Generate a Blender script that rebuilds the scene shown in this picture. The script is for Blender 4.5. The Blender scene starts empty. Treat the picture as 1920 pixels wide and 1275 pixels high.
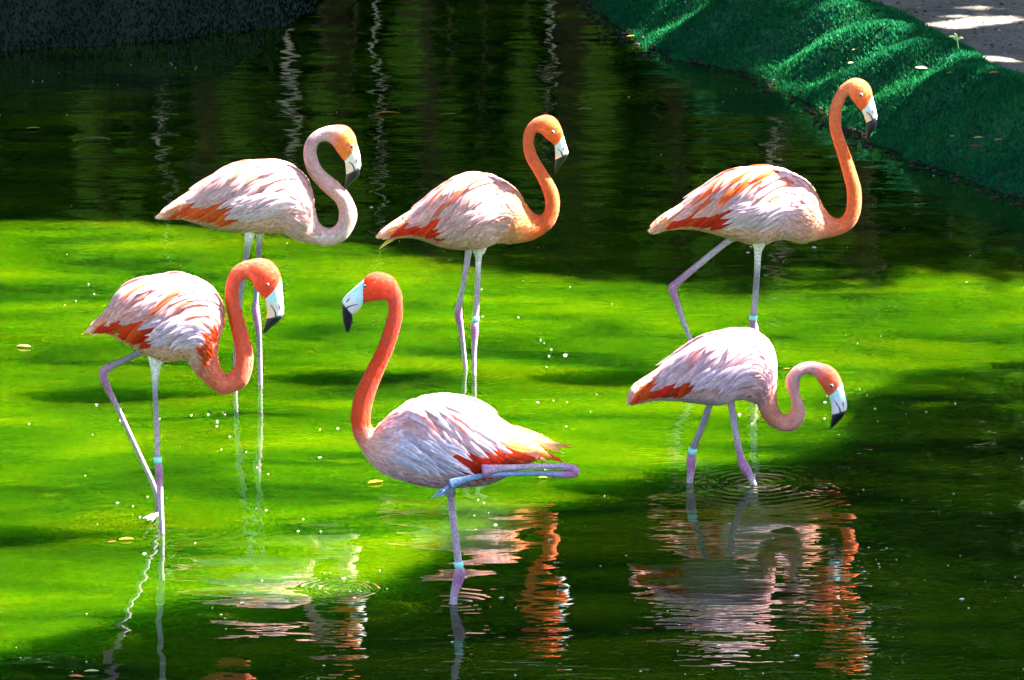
import bpy, math, random
import numpy as np
from mathutils import Vector, Matrix

random.seed(7)
rng = np.random.default_rng(7)
S = bpy.context.scene
COL = S.collection
PI = math.pi

# ------------------------------------------------------------------ camera, sky, sun, exposure
CAM_H, PITCH, FPX = 4.68, math.radians(12.4), 9000.0
cam_d = bpy.data.cameras.new('camera')
cam = bpy.data.objects.new('camera', cam_d)
COL.objects.link(cam)
cam.location = (0, 0, CAM_H)
cam.rotation_euler = (math.radians(90) - PITCH, 0, 0)
cam_d.sensor_width = 36
cam_d.lens = FPX / 1920 * 36
cam_d.clip_start, cam_d.clip_end = 0.1, 2000
S.camera = cam

SUN_EL, SUN_AZ = math.radians(50), math.radians(80)      # azimuth from +Y towards +X
SD = Vector((math.cos(SUN_EL) * math.sin(SUN_AZ), math.cos(SUN_EL) * math.cos(SUN_AZ), math.sin(SUN_EL)))
KX, KY = SD.x / SD.z, SD.y / SD.z
world = bpy.data.worlds.new('World')
S.world = world
world.use_nodes = True
wn = world.node_tree
wn.nodes.clear()
sky = wn.nodes.new('ShaderNodeTexSky')
sky.sky_type = 'NISHITA'
sky.sun_disc = False
sky.sun_elevation = SUN_EL
sky.sun_rotation = SUN_AZ
sky.air_density = 1.0
sky.dust_density = 1.0
bg = wn.nodes.new('ShaderNodeBackground')
bg.inputs['Strength'].default_value = 0.05
wo = wn.nodes.new('ShaderNodeOutputWorld')
wn.links.new(sky.outputs[0], bg.inputs[0])
wn.links.new(bg.outputs[0], wo.inputs[0])
sl = bpy.data.lights.new('sun', 'SUN')
sl.energy = 5.0
sl.angle = math.radians(0.53)
sl.color = (1.0, 0.95, 0.86)
so = bpy.data.objects.new('sun', sl)
COL.objects.link(so)
so.rotation_euler = SD.to_track_quat('Z', 'Y').to_euler()
so.location = (20, 30, 40)
S.view_settings.view_transform = 'Standard'
S.view_settings.look = 'None'
S.view_settings.exposure = 3.72
S.view_settings.gamma = 1.0
S.view_settings.use_curve_mapping = False
S.render.engine = 'CYCLES'
S.cycles.max_bounces = 8
S.cycles.caustics_reflective = False
S.cycles.caustics_refractive = False

# ------------------------------------------------------------------ pixel <-> world (photograph is 1920 x 1275)
def ray(px, py):
    cx, cy = (px - 960) / FPX, (637.5 - py) / FPX
    return Vector((cx, math.cos(PITCH) + cy * math.sin(PITCH), -math.sin(PITCH) + cy * math.cos(PITCH)))
def G(px, py, z=0.0):
    d = ray(px, py)
    t = (z - CAM_H) / d.z
    return Vector((0, 0, CAM_H)) + d * t
def P(px, py, Y):
    d = ray(px, py)
    return Vector((0, 0, CAM_H)) + d * (Y / d.y)
def scale_at(Y):            # metres per photo pixel at distance Y
    return Y / FPX / math.cos(PITCH)

# ------------------------------------------------------------------ object helpers
def tag(o, label=None, cat=None, group=None, kind=None):
    if label: o['label'] = label
    if cat: o['category'] = cat
    if group: o['group'] = group
    if kind: o['kind'] = kind
    return o
def empty(name, loc):
    o = bpy.data.objects.new(name, None)
    o.location = loc
    o.empty_display_size = 0.1
    COL.objects.link(o)
    return o
def mesh_obj(name, verts, faces, mat, parent=None, cols=None, smooth=True, loc=None):
    """verts are world coordinates; stored relative to the parent's origin (or to loc)."""
    me = bpy.data.meshes.new(name)
    v = np.asarray([tuple(p) for p in verts] if not isinstance(verts, np.ndarray) else verts, dtype=float)
    top = parent
    while top is not None and top.parent is not None: top = top.parent
    org = np.array(top.location) if top is not None else (np.array(loc) if loc is not None else np.zeros(3))
    v = v - org
    me.from_pydata(v.tolist(), [], faces if isinstance(faces, list) else faces.tolist())
    if cols is not None:
        a = me.color_attributes.new('Col', 'FLOAT_COLOR', 'POINT')
        c = np.ones((len(v), 4)); c[:, :3] = np.asarray(cols)[:, :3]
        a.data.foreach_set('color', c.ravel())
    if smooth:
        me.polygons.foreach_set('use_smooth', [True] * len(me.polygons))
    me.materials.append(mat)
    me.update()
    o = bpy.data.objects.new(name, me)
    COL.objects.link(o)
    if parent is not None: o.parent = parent
    elif loc is not None: o.location = loc
    return o

# ------------------------------------------------------------------ materials
def new_mat(name):
    m = bpy.data.materials.new(name)
    m.use_nodes = True
    nt = m.node_tree
    nt.nodes.clear()
    out = nt.nodes.new('ShaderNodeOutputMaterial')
    b = nt.nodes.new('ShaderNodeBsdfPrincipled')
    nt.links.new(b.outputs[0], out.inputs[0])
    return m, nt, b, out
def N(nt, t, **kw):
    n = nt.nodes.new(t)
    for k, v in kw.items():
        if k in n.inputs: n.inputs[k].default_value = v
        else: setattr(n, k, v)
    return n
def math_n(nt, op, a, b=None, c=None):
    n = nt.nodes.new('ShaderNodeMath'); n.operation = op
    for i, x in enumerate((a, b, c)):
        if x is None: continue
        if hasattr(x, 'is_output'): nt.links.new(x, n.inputs[i])
        else: n.inputs[i].default_value = x
    return n.outputs[0]
def mix_col(nt, fac, a, b, mode='MIX'):
    n = nt.nodes.new('ShaderNodeMix'); n.data_type = 'RGBA'; n.blend_type = mode
    for i, x in ((0, fac), (6, a), (7, b)):
        if hasattr(x, 'is_output'): nt.links.new(x, n.inputs[i])
        elif isinstance(x, (int, float)): n.inputs[i].default_value = x
        else: n.inputs[i].default_value = (*x[:3], 1)
    return n.outputs[2]
def ramp(nt, src, stops):
    r = nt.nodes.new('ShaderNodeValToRGB')
    el = r.color_ramp.elements
    while len(el) < len(stops): el.new(0.5)
    for e, (p, c) in zip(el, stops):
        e.position = p
        e.color = (*c, 1) if not isinstance(c, (int, float)) else (c, c, c, 1)
    nt.links.new(src, r.inputs[0])
    return r.outputs[0]

def vcol_mat(name, rough=0.7, transl=0.0, sss=0.0, noise=0.15, nscale=60, bump=0.0, spec=0.3, sheen=0.0):
    m, nt, b, out = new_mat(name)
    at = N(nt, 'ShaderNodeAttribute', attribute_name='Col')
    tc = N(nt, 'ShaderNodeTexCoord')
    no = N(nt, 'ShaderNodeTexNoise', Scale=nscale, Detail=4.0)
    nt.links.new(tc.outputs['Object'], no.inputs['Vector'])
    f = ramp(nt, no.outputs[0], [(0.3, 1 - noise * 1.6), (0.7, 1 + noise * 0.4)])
    c = mix_col(nt, 1.0, at.outputs['Color'], f, 'MULTIPLY')
    nt.links.new(c, b.inputs['Base Color'])
    b.inputs['Roughness'].default_value = rough
    b.inputs['Specular IOR Level'].default_value = spec
    if sss:
        b.inputs['Subsurface Weight'].default_value = sss
        b.inputs['Subsurface Radius'].default_value = (0.03, 0.015, 0.012)
        b.inputs['Subsurface Scale'].default_value = 2.0
    if sheen:
        b.inputs['Sheen Weight'].default_value = sheen
    if bump:
        bp = N(nt, 'ShaderNodeBump', Strength=1.0, Distance=bump)
        n2 = N(nt, 'ShaderNodeTexNoise', Scale=nscale * 3, Detail=3.0)
        nt.links.new(tc.outputs['Object'], n2.inputs['Vector'])
        nt.links.new(n2.outputs[0], bp.inputs['Height'])
        nt.links.new(bp.outputs[0], b.inputs['Normal'])
    if transl:
        tr = N(nt, 'ShaderNodeBsdfTranslucent')
        nt.links.new(c, tr.inputs['Color'])
        mx = N(nt, 'ShaderNodeMixShader', Fac=transl)
        nt.links.new(b.outputs[0], mx.inputs[1]); nt.links.new(tr.outputs[0], mx.inputs[2])
        nt.links.new(mx.outputs[0], out.inputs[0])
    return m

M_BODY = vcol_mat('plumage_skin', 0.8, sss=0.25, noise=0.12, nscale=45, bump=0.0012, spec=0.15)
M_FEATHER = vcol_mat('feather', 0.65, transl=0.35, noise=0.18, nscale=70, spec=0.2)
M_DOWN = vcol_mat('down', 0.85, transl=0.3, noise=0.06, nscale=30, spec=0.25, sheen=0.25)
M_BILL = vcol_mat('bill', 0.35, noise=0.12, nscale=90, spec=0.5)
M_LEG = vcol_mat('leg_skin', 0.5, noise=0.35, nscale=120, bump=0.0008, spec=0.4)
M_LEAF = vcol_mat('leaf', 0.5, transl=0.15, noise=0.2, nscale=2, spec=0.3)
M_TURF = vcol_mat('turf_blade', 0.6, transl=0.3, noise=0.15, nscale=6, spec=0.04)
M_DEBRIS = vcol_mat('fallen_leaf', 0.6, transl=0.2, noise=0.25, nscale=120, spec=0.3)

def simple_mat(name, col, rough=0.5, spec=0.5):
    m, nt, b, out = new_mat(name)
    tc = N(nt, 'ShaderNodeTexCoord')
    no = N(nt, 'ShaderNodeTexNoise', Scale=25.0, Detail=3.0)
    nt.links.new(tc.outputs['Object'], no.inputs['Vector'])
    f = ramp(nt, no.outputs[0], [(0.3, 0.8), (0.7, 1.05)])
    nt.links.new(mix_col(nt, 1.0, col, f, 'MULTIPLY'), b.inputs['Base Color'])
    b.inputs['Roughness'].default_value = rough
    b.inputs['Specular IOR Level'].default_value = spec
    return m
M_BLACK = simple_mat('black_horn', (0.006, 0.006, 0.012), 0.3)
M_IRIS = simple_mat('iris', (0.16, 0.22, 0.23), 0.4)
M_PUPIL = simple_mat('pupil', (0.004, 0.004, 0.01), 0.1)
M_BAND = simple_mat('cyan_band', (0.25, 0.75, 0.7), 0.35)
M_BARK = simple_mat('bark', (0.045, 0.03, 0.02), 0.9, 0.2)
M_FLECK = simple_mat('pale_fleck', (0.7, 0.72, 0.6), 0.6)

# ------------------------------------------------------------------ pond outline
R_EDGE = [(1920, 372), (1830, 345), (1750, 318), (1690, 292), (1640, 270), (1590, 240), (1540, 212), (1490, 180), (1440, 152),
          (1370, 128), (1290, 118), (1240, 105), (1205, 85), (1180, 65), (1150, 50), (1120, 20), (1085, -10)]
L_EDGE = [(606, -30), (602, 0), (590, 24), (560, 42), (520, 52), (450, 61), (380, 68), (300, 76), (220, 84), (150, 88), (80, 92), (0, 96), (-80, 100)]
re_w = [G(*p).xy for p in R_EDGE]
le_w = [G(*p).xy for p in L_EDGE]
pond = [(7.0, 12.0), (6.2, 15.5), (5.2, 18.5), (4.1, 21.2)] + [tuple(p) for p in re_w] + \
       [(0.25, 34.3), (0.7, 37.5), (1.2, 40.5), (-0.5, 42), (-2.6, 41), (-2.6, 37.5), (-1.5, 34.5)] + [tuple(p) for p in le_w] + \
       [(-4.8, 29.2), (-6.5, 27.5), (-8, 24), (-8.5, 15), (-6, 8.5), (2, 8), (5, 9)]
pond = np.array(pond)

def pond_dist(x, y):
    """signed distance: positive outside the pond"""
    x = np.asarray(x, float); y = np.asarray(y, float)
    d = np.full(x.shape, 1e9); ins = np.zeros(x.shape, bool)
    n = len(pond)
    for i in range(n):
        ax, ay = pond[i]; bx, by = pond[(i + 1) % n]
        ex, ey = bx - ax, by - ay
        t = np.clip(((x - ax) * ex + (y - ay) * ey) / (ex * ex + ey * ey), 0, 1)
        d = np.minimum(d, np.hypot(x - ax - t * ex, y - ay - t * ey))
        c = ((ay > y) != (by > y)) & (x < ex * (y - ay) / (ey + 1e-12) + ax)
        ins ^= c
    return np.where(ins, -d, d)
def sstep(a, b, x):
    t = np.clip((x - a) / (b - a), 0, 1)
    return t * t * (3 - 2 * t)
def vnoise(x, y, f, seed=0):
    """cheap smooth pseudo noise"""
    r = np.zeros_like(np.asarray(x, float))
    rs = np.random.default_rng(seed)
    for k in range(6):
        a = rs.uniform(0, 2 * PI); ff = f * rs.uniform(0.6, 1.7); ph = rs.uniform(0, 6.3)
        r = r + np.sin((x * math.cos(a) + y * math.sin(a)) * ff + ph)
    return r / 6
def ground_h(x, y):
    d = pond_dist(x, y)
    h = 0.40 * sstep(-0.02, 0.62, d) + 0.02 * vnoise(x, y, 3, 3) * sstep(0.3, 1, d) + 0.25 * sstep(3, 25, d)
    return np.where(d < 0, np.maximum(-0.33, d * 0.9 - 0.02), h)
def turf_zone(x, y, d):
    return (y > 20) & (y < 35) & (((x > 0) & (d < 0.66)) | ((x < 0) & (d < 1.45))) & (d > -0.3)

xs = np.unique(np.concatenate([np.linspace(-260, -16, 10), np.linspace(-16, -6, 14), np.linspace(-6, 7, 118), np.linspace(7, 16, 14), np.linspace(16, 260, 10)]))
ys = np.unique(np.concatenate([np.linspace(-120, 6, 10), np.linspace(6, 22, 40), np.linspace(22, 36, 130), np.linspace(36, 46, 40), np.linspace(46, 400, 14)]))
X, Y_ = np.meshgrid(xs, ys)
Z = ground_h(X, Y_) - 0.012
Z = np.where(turf_zone(X, Y_, pond_dist(X, Y_)), Z - 0.14, Z)
def grid_faces(nx, ny):
    i = np.arange(ny - 1)[:, None] * nx + np.arange(nx - 1)[None]
    return np.stack([i, i + 1, i + nx + 1, i + nx], -1).reshape(-1, 4)
m, nt, b, out = new_mat('sand')
tc = N(nt, 'ShaderNodeTexCoord')
n1 = N(nt, 'ShaderNodeTexNoise', Scale=2.2, Detail=8.0, Roughness=0.7)
n2 = N(nt, 'ShaderNodeTexNoise', Scale=38.0, Detail=4.0, Roughness=0.7)
for n_ in (n1, n2): nt.links.new(tc.outputs['Object'], n_.inputs['Vector'])
c1 = ramp(nt, n1.outputs[0], [(0.3, (0.11, 0.095, 0.085)), (0.7, (0.28, 0.235, 0.19))])
c2 = ramp(nt, n2.outputs[0], [(0.38, 0.35), (0.5, 1.0), (0.7, 1.15)])
nt.links.new(mix_col(nt, 1.0, c1, c2, 'MULTIPLY'), b.inputs['Base Color'])
b.inputs['Roughness'].default_value = 0.95
bp = N(nt, 'ShaderNodeBump', Strength=1.0, Distance=0.02)
nt.links.new(n2.outputs[0], bp.inputs['Height']); nt.links.new(bp.outputs[0], b.inputs['Normal'])
ground = mesh_obj('ground', np.stack([X, Y_, Z], -1).reshape(-1, 3), grid_faces(len(xs), len(ys)), m)
tag(ground, kind='structure')

# ------------------------------------------------------------------ water
RINGS = [((648, 1105), 0.0010, 0.034, 0.14), ((300, 985), 0.0009, 0.085, 0.40), ((852, 1130), 0.0006, 0.055, 0.2),
         ((1293, 908), 0.0006, 0.06, 0.22), ((1414, 906), 0.0012, 0.05, 0.30), ((441, 735), 0.0006, 0.06, 0.3),
         ((487, 725), 0.0006, 0.06, 0.3), ((885, 700), 0.0005, 0.05, 0.3), ((1540, 915), 0.0013, 0.04, 0.13)]
m, nt, b, out = new_mat('algae_water')
tc = N(nt, 'ShaderNodeTexCoord')
pos = tc.outputs['Object']
def mapped(sx, sy, rot=0.0):
    mp = N(nt, 'ShaderNodeMapping')
    mp.inputs['Scale'].default_value = (sx, sy, 1); mp.inputs['Rotation'].default_value = (0, 0, rot)
    nt.links.new(pos, mp.inputs[0]); return mp.outputs[0]
def noise_h(vec, scale, detail, dist=0.0):
    n = N(nt, 'ShaderNodeTexNoise', Scale=scale, Detail=detail, Distortion=dist)
    nt.links.new(vec, n.inputs['Vector']); return n.outputs[0]
# colour: suspended algae, slow streaky variation
cs = noise_h(mapped(0.55, 1.5), 1.6, 4, 0.6)
c1 = ramp(nt, cs, [(0.34, (0.0028, 0.015, 0.0003)), (0.45, (0.0085, 0.033, 0.0002)), (0.54, (0.0135, 0.043, 0.0001)), (0.66, (0.027, 0.058, 0.0001))])
scum = ramp(nt, noise_h(mapped(1.0, 2.6, 0.1), 7.0, 6, 0.8), [(0.60, 0.0), (0.72, 0.55)])
big = ramp(nt, noise_h(mapped(0.7, 0.8, 0.4), 0.9, 2), [(0.35, 0.72), (0.6, 1.12)])
c1 = mix_col(nt, 1.0, c1, big, 'MULTIPLY')
c1 = mix_col(nt, scum, c1, (0.036, 0.062, 0.0004))
nt.links.new(c1, b.inputs['Base Color'])
b.inputs['Roughness'].default_value = 0.015
b.inputs['IOR'].default_value = 1.333
b.inputs['Subsurface Weight'].default_value = 1.0
b.inputs['Subsurface Radius'].default_value = (0.5, 1.0, 0.3)
b.inputs['Subsurface Scale'].default_value = 2.0
# height in metres: long swell, wind ripples in patches, fine chop
h1 = math_n(nt, 'MULTIPLY', noise_h(mapped(1, 1.6, 0.15), 1.9, 1.5), 0.0085)
patch = ramp(nt, noise_h(mapped(0.5, 0.6), 0.8, 2), [(0.40, 0.15), (0.62, 1.0)])
h2 = math_n(nt, 'MULTIPLY', math_n(nt, 'MULTIPLY', noise_h(mapped(1, 3.0, -0.1), 5.0, 2, 0.3), 0.0026), patch)
h3 = math_n(nt, 'MULTIPLY', math_n(nt, 'MULTIPLY', noise_h(mapped(1, 2.2, 0.2), 15.0, 1.0), 0.00045), patch)
h = math_n(nt, 'ADD', math_n(nt, 'ADD', h1, h2), h3)
ringwarp = noise_h(mapped(1, 1.4), 3.0, 2)
for (pxy, amp, wl, r0) in RINGS:
    g = G(*pxy)
    vd = N(nt, 'ShaderNodeVectorMath', operation='DISTANCE')
    nt.links.new(pos, vd.inputs[0]); vd.inputs[1].default_value = (g.x, g.y, 0)
    r = math_n(nt, 'ADD', vd.outputs['Value'], math_n(nt, 'MULTIPLY', ringwarp, wl * 3.0))
    w = math_n(nt, 'SINE', math_n(nt, 'MULTIPLY', r, 2 * PI / wl))
    q = math_n(nt, 'DIVIDE', r, r0)
    e = math_n(nt, 'EXPONENT', math_n(nt, 'MULTIPLY', math_n(nt, 'MULTIPLY', q, q), -1.0))
    h = math_n(nt, 'ADD', h, math_n(nt, 'MULTIPLY', math_n(nt, 'MULTIPLY', w, e), amp))
bp = N(nt, 'ShaderNodeBump', Strength=1.0, Distance=1.0)
nt.links.new(h, bp.inputs['Height']); nt.links.new(bp.outputs[0], b.inputs['Normal'])
wx, wy = np.linspace(-10, 8, 10), np.linspace(6, 44, 20)
WX, WY = np.meshgrid(wx, wy)
water = mesh_obj('water', np.stack([WX, WY, WX * 0], -1).reshape(-1, 3), grid_faces(10, 20), m)
tag(water, kind='structure')

# ------------------------------------------------------------------ turf banks
def smooth_line(pts, step=0.05, it=30):
    pts = np.array(pts, float)
    s = np.concatenate([[0], np.cumsum(np.hypot(*np.diff(pts, axis=0).T))])
    q = np.arange(0, s[-1], step)
    r = np.stack([np.interp(q, s, pts[:, 0]), np.interp(q, s, pts[:, 1])], -1)
    for _ in range(it):
        r[1:-1] = (r[:-2] + 2 * r[1:-1] + r[2:]) / 4
    t = np.gradient(r, axis=0)
    for _ in range(60):
        t[1:-1] = (t[:-2] + 2 * t[1:-1] + t[2:]) / 4
    t /= np.hypot(t[:, 0], t[:, 1])[:, None]
    return r, t
def make_turf(name, line, width, n_blades, base_cols, ridge):
    r, t = smooth_line(line)
    nrm = np.stack([t[:, 1], -t[:, 0]], -1)           # to the right of the walking direction
    mid = len(r) // 2
    if pond_dist(*(r[mid] + nrm[mid] * 0.3)) < 0: nrm = -nrm
    rows = 26
    s_arr = np.arange(len(r)) * 0.05
    w = width * (1 + 0.05 * np.sin(s_arr * 1.3) + 0.03 * np.sin(s_arr * 4.1))
    f = np.linspace(0, 1, rows)
    def height(D, SS):
        base = 0.43 * sstep(-0.06, 0.60, D) - 0.02
        fold = ridge * np.sin((SS * 1.0 + D * 1.6) * 2 * PI / 0.85 + 1.3 * np.sin(SS * 1.1)) * sstep(-0.05, 0.2, D) * (1 - sstep(0.5, 0.75, D))
        return base + fold + 0.010 * vnoise(SS, D, 7, 5)
    D = -0.10 + (w[:, None] + 0.10) * f[None]
    SS = np.repeat(s_arr[:, None], rows, 1)
    XY = r[:, None, :] + nrm[:, None, :] * D[..., None]
    XY = XY + nrm[:, None, :] * (0.035 * np.sin(SS * 7.5 + 2 * np.sin(SS * 2.1)))[..., None] * (1 - f)[None, :, None]
    ZZ = height(D, SS)
    V = np.concatenate([XY, ZZ[..., None]], -1)
    m_, nt_, b_, _o = new_mat(name + '_backing')
    tc_ = N(nt_, 'ShaderNodeTexCoord')
    no_ = N(nt_, 'ShaderNodeTexNoise', Scale=60.0, Detail=3.0)
    nt_.links.new(tc_.outputs['Object'], no_.inputs['Vector'])
    nt_.links.new(ramp(nt_, no_.outputs[0], [(0.35, tuple(np.array(base_cols[0]) * 0.4)), (0.7, base_cols[0])]), b_.inputs['Base Color'])
    b_.inputs['Roughness'].default_value = 0.8
    o = mesh_obj(name, V.reshape(-1, 3), grid_faces(rows, len(r)), m_)
    tag(o, kind='structure')
    # blades
    k = n_blades
    si = rng.uniform(0, len(r) - 1.01, k); fi = rng.uniform(0.04, 1, k)
    i0 = si.astype(int); a = (si - i0)[:, None]
    j0 = np.minimum((fi * (rows - 1)).astype(int), rows - 2); bb = (fi * (rows - 1) - j0)[:, None]
    p = (V[i0, j0] * (1 - a) + V[i0 + 1, j0] * a) * (1 - bb) + (V[i0, j0 + 1] * (1 - a) + V[i0 + 1, j0 + 1] * a) * bb
    keep = p[:, 2] > -0.005
    p = p[keep]; k = len(p)
    hgt = rng.uniform(0.012, 0.030, k); ang = rng.uniform(0, PI, k); wd = rng.uniform(0.004, 0.009, k)
    dx, dy = np.cos(ang) * wd, np.sin(ang) * wd
    lean = rng.normal(0, 0.010, (k, 2))
    v = np.empty((k, 3, 3))
    v[:, 0] = p + np.stack([-dx, -dy, 0 * dx - 0.003], -1)
    v[:, 1] = p + np.stack([dx, dy, 0 * dx - 0.003], -1)
    v[:, 2] = p + np.stack([lean[:, 0], lean[:, 1], hgt], -1)
    mixf = np.clip(0.5 + 0.5 * vnoise(p[:, 0], p[:, 1], 9, 11) + rng.normal(0, 0.25, k), 0, 1)[:, None]
    c = np.array(base_cols[0]) * (1 - mixf) + np.array(base_cols[1]) * mixf
    c = np.repeat((c * rng.uniform(0.6, 1.3, (k, 1)))[:, None], 3, 1).reshape(-1, 3)
    g = mesh_obj('turf_blades', v.reshape(-1, 3), np.arange(k * 3).reshape(-1, 3), M_TURF, cols=c, smooth=False)
    return g, V
rl = [(5.2, 18.0), (4.1, 21.0)] + [tuple(p) for p in re_w] + [(0.25, 34.0)]
g, TURF_V = make_turf('turf_bank', rl, 0.74, 190000, [(0.003, 0.10, 0.045), (0.018, 0.20, 0.05)], 0.035)
tag(g, 'short dark green artificial turf blades covering the sloping bank at the right', 'turf', kind='stuff')
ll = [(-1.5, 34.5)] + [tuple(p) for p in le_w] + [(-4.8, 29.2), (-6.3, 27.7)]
g, _V = make_turf('turf_bank', ll, 1.6, 70000, [(0.001, 0.014, 0.005), (0.003, 0.02, 0.006)], 0.02)  # same turf as the right bank, with shade put into its darker colours
tag(g, 'short turf blades, shade put into their colour, on the bank at the top left', 'turf', kind='stuff')

# ------------------------------------------------------------------ flamingo builder
def crom(a, n):
    a = np.asarray(a, float)
    e = np.concatenate([[2 * a[0] - a[1]], a, [2 * a[-1] - a[-2]]])
    outp = []
    for i in range(1, len(e) - 2):
        p0, p1, p2, p3 = e[i - 1], e[i], e[i + 1], e[i + 2]
        for k in range(n):
            t = k / n
            outp.append(0.5 * (2 * p1 + (p2 - p0) * t + (2 * p0 - 5 * p1 + 4 * p2 - p3) * t * t + (3 * p1 - p0 - 3 * p2 + p3) * t ** 3))
    outp.append(a[-1])
    return np.array(outp)

class Loft:
    """closed surface through pairs of opposite outline points (dorsal, ventral) at distance Y"""
    def __init__(self, pairs, Y, ratio, sub=6):
        A = np.array([P(p[0], p[1], Y) for p in pairs]); B = np.array([P(p[2], p[3], Y) for p in pairs])
        self.sub = sub
        self.A, self.B = crom(A, sub), crom(B, sub)
        self.c = (self.A + self.B) / 2; self.h = (self.A - self.B) / 2
        rr = crom(np.array(ratio)[:, None], sub)[:, 0]
        self.lat = np.linalg.norm(self.h, axis=1) * rr
        seg = np.linalg.norm(np.diff(self.c, axis=0), axis=1)
        self.s = np.concatenate([[0], np.cumsum(seg)])
        self.n = len(self.c)
    def at(self, u, v, lift=0.0):
        u = min(max(u, 0), self.n - 1.001); i = int(u); f = u - i
        c = self.c[i] * (1 - f) + self.c[i + 1] * f
        h = self.h[i] * (1 - f) + self.h[i + 1] * f
        la = self.lat[i] * (1 - f) + self.lat[i + 1] * f
        hl = np.linalg.norm(h) + 1e-9
        p = c + math.cos(v) * h + np.array((0, -1, 0)) * math.sin(v) * la
        n = math.cos(v) * h / hl * la + np.array((0, -1, 0)) * math.sin(v) * hl
        n /= np.linalg.norm(n) + 1e-9
        return p + n * lift, n
    def u_of_s(self, s):
        return float(np.interp(s, self.s, np.arange(self.n)))
    def mesh(self, seg=28):
        vs, fs = [], []
        an = np.linspace(0, 2 * PI, seg, endpoint=False)
        for i in range(self.n):
            for v in an:
                vs.append(self.c[i] + math.cos(v) * self.h[i] + np.array((0, -1, 0)) * math.sin(v) * self.lat[i])
        for i in range(self.n - 1):
            for j in range(seg):
                k = (j + 1) % seg
                fs.append((i * seg + j, i * seg + k, (i + 1) * seg + k, (i + 1) * seg + j))
        vs.append(self.c[0]); vs.append(self.c[-1])
        a, bq = len(vs) - 2, len(vs) - 1
        for j in range(seg):
            k = (j + 1) % seg
            fs.append((a, k, j)); fs.append((bq, (self.n - 1) * seg + j, (self.n - 1) * seg + k))
        return vs, fs

def tube(points, radii, seg=10, flat=None):
    pts = np.array([tuple(p) for p in points]); n = len(pts)
    vs, fs = [], []
    for i in range(n):
        t = pts[min(i + 1, n - 1)] - pts[max(i - 1, 0)]
        t /= np.linalg.norm(t) + 1e-9
        a = np.cross(t, (0, 1, 0)); a /= np.linalg.norm(a) + 1e-9
        bq = np.cross(t, a)
        for k in range(seg):
            w = 2 * PI * k / seg
            vs.append(pts[i] + radii[i] * (math.cos(w) * a + math.sin(w) * bq))
    for i in range(n - 1):
        for k in range(seg):
            l = (k + 1) % seg
            fs.append((i * seg + k, i * seg + l, (i + 1) * seg + l, (i + 1) * seg + k))
    vs.append(pts[0]); vs.append(pts[-1])
    for k in range(seg):
        l = (k + 1) % seg
        fs.append((len(vs) - 2, l, k)); fs.append((len(vs) - 1, (n - 1) * seg + k, (n - 1) * seg + l))
    return vs, fs

def feather_strip(path, normals, width, c0, c1, pointed=0.5, rib=True):
    """curved vane with rounded or pointed tip, slight arch; path is list of points"""
    n = len(path)
    vs, cs, fs = [], [], []
    for i in range(n):
        f = i / (n - 1)
        t = path[min(i + 1, n - 1)] - path[max(i - 1, 0)]
        w = np.cross(normals[i], t); w /= np.linalg.norm(w) + 1e-9
        prof = min(1.0, 0.45 + 1.6 * f) * (1 - f ** (2.5 if pointed < 0.5 else 1.6)) ** 0.6
        hw = width * 0.5 * max(prof, 0.04)
        for q, dn in ((-1, -0.22), (-0.5, -0.04), (0, 0.04), (0.5, -0.04), (1, -0.22)):
            vs.append(path[i] + w * hw * q + normals[i] * hw * dn)
            base = np.array(c0) * (1 - f) + np.array(c1) * f
            cs.append(base * (0.78 if q == 0 else (1.0 if abs(q) < 1 else 1.06)))
    for i in range(n - 1):
        for k in range(4):
            fs.append((i * 5 + k, i * 5 + k + 1, (i + 1) * 5 + k + 1, (i + 1) * 5 + k))
    return vs, fs, cs

def sphere(center, r, seg=14, rings=9, sc=(1, 1, 1)):
    vs, fs = [], []
    for i in range(rings + 1):
        th = PI * i / rings
        for k in range(seg):
            ph = 2 * PI * k / seg
            vs.append((center[0] + r * sc[0] * math.sin(th) * math.cos(ph), center[1] + r * sc[1] * math.sin(th) * math.sin(ph), center[2] + r * sc[2] * math.cos(th)))
    for i in range(rings):
        for k in range(seg):
            l = (k + 1) % seg
            fs.append((i * seg + k, (i + 1) * seg + k, (i + 1) * seg + l, i * seg + l))
    return vs, fs

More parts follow.
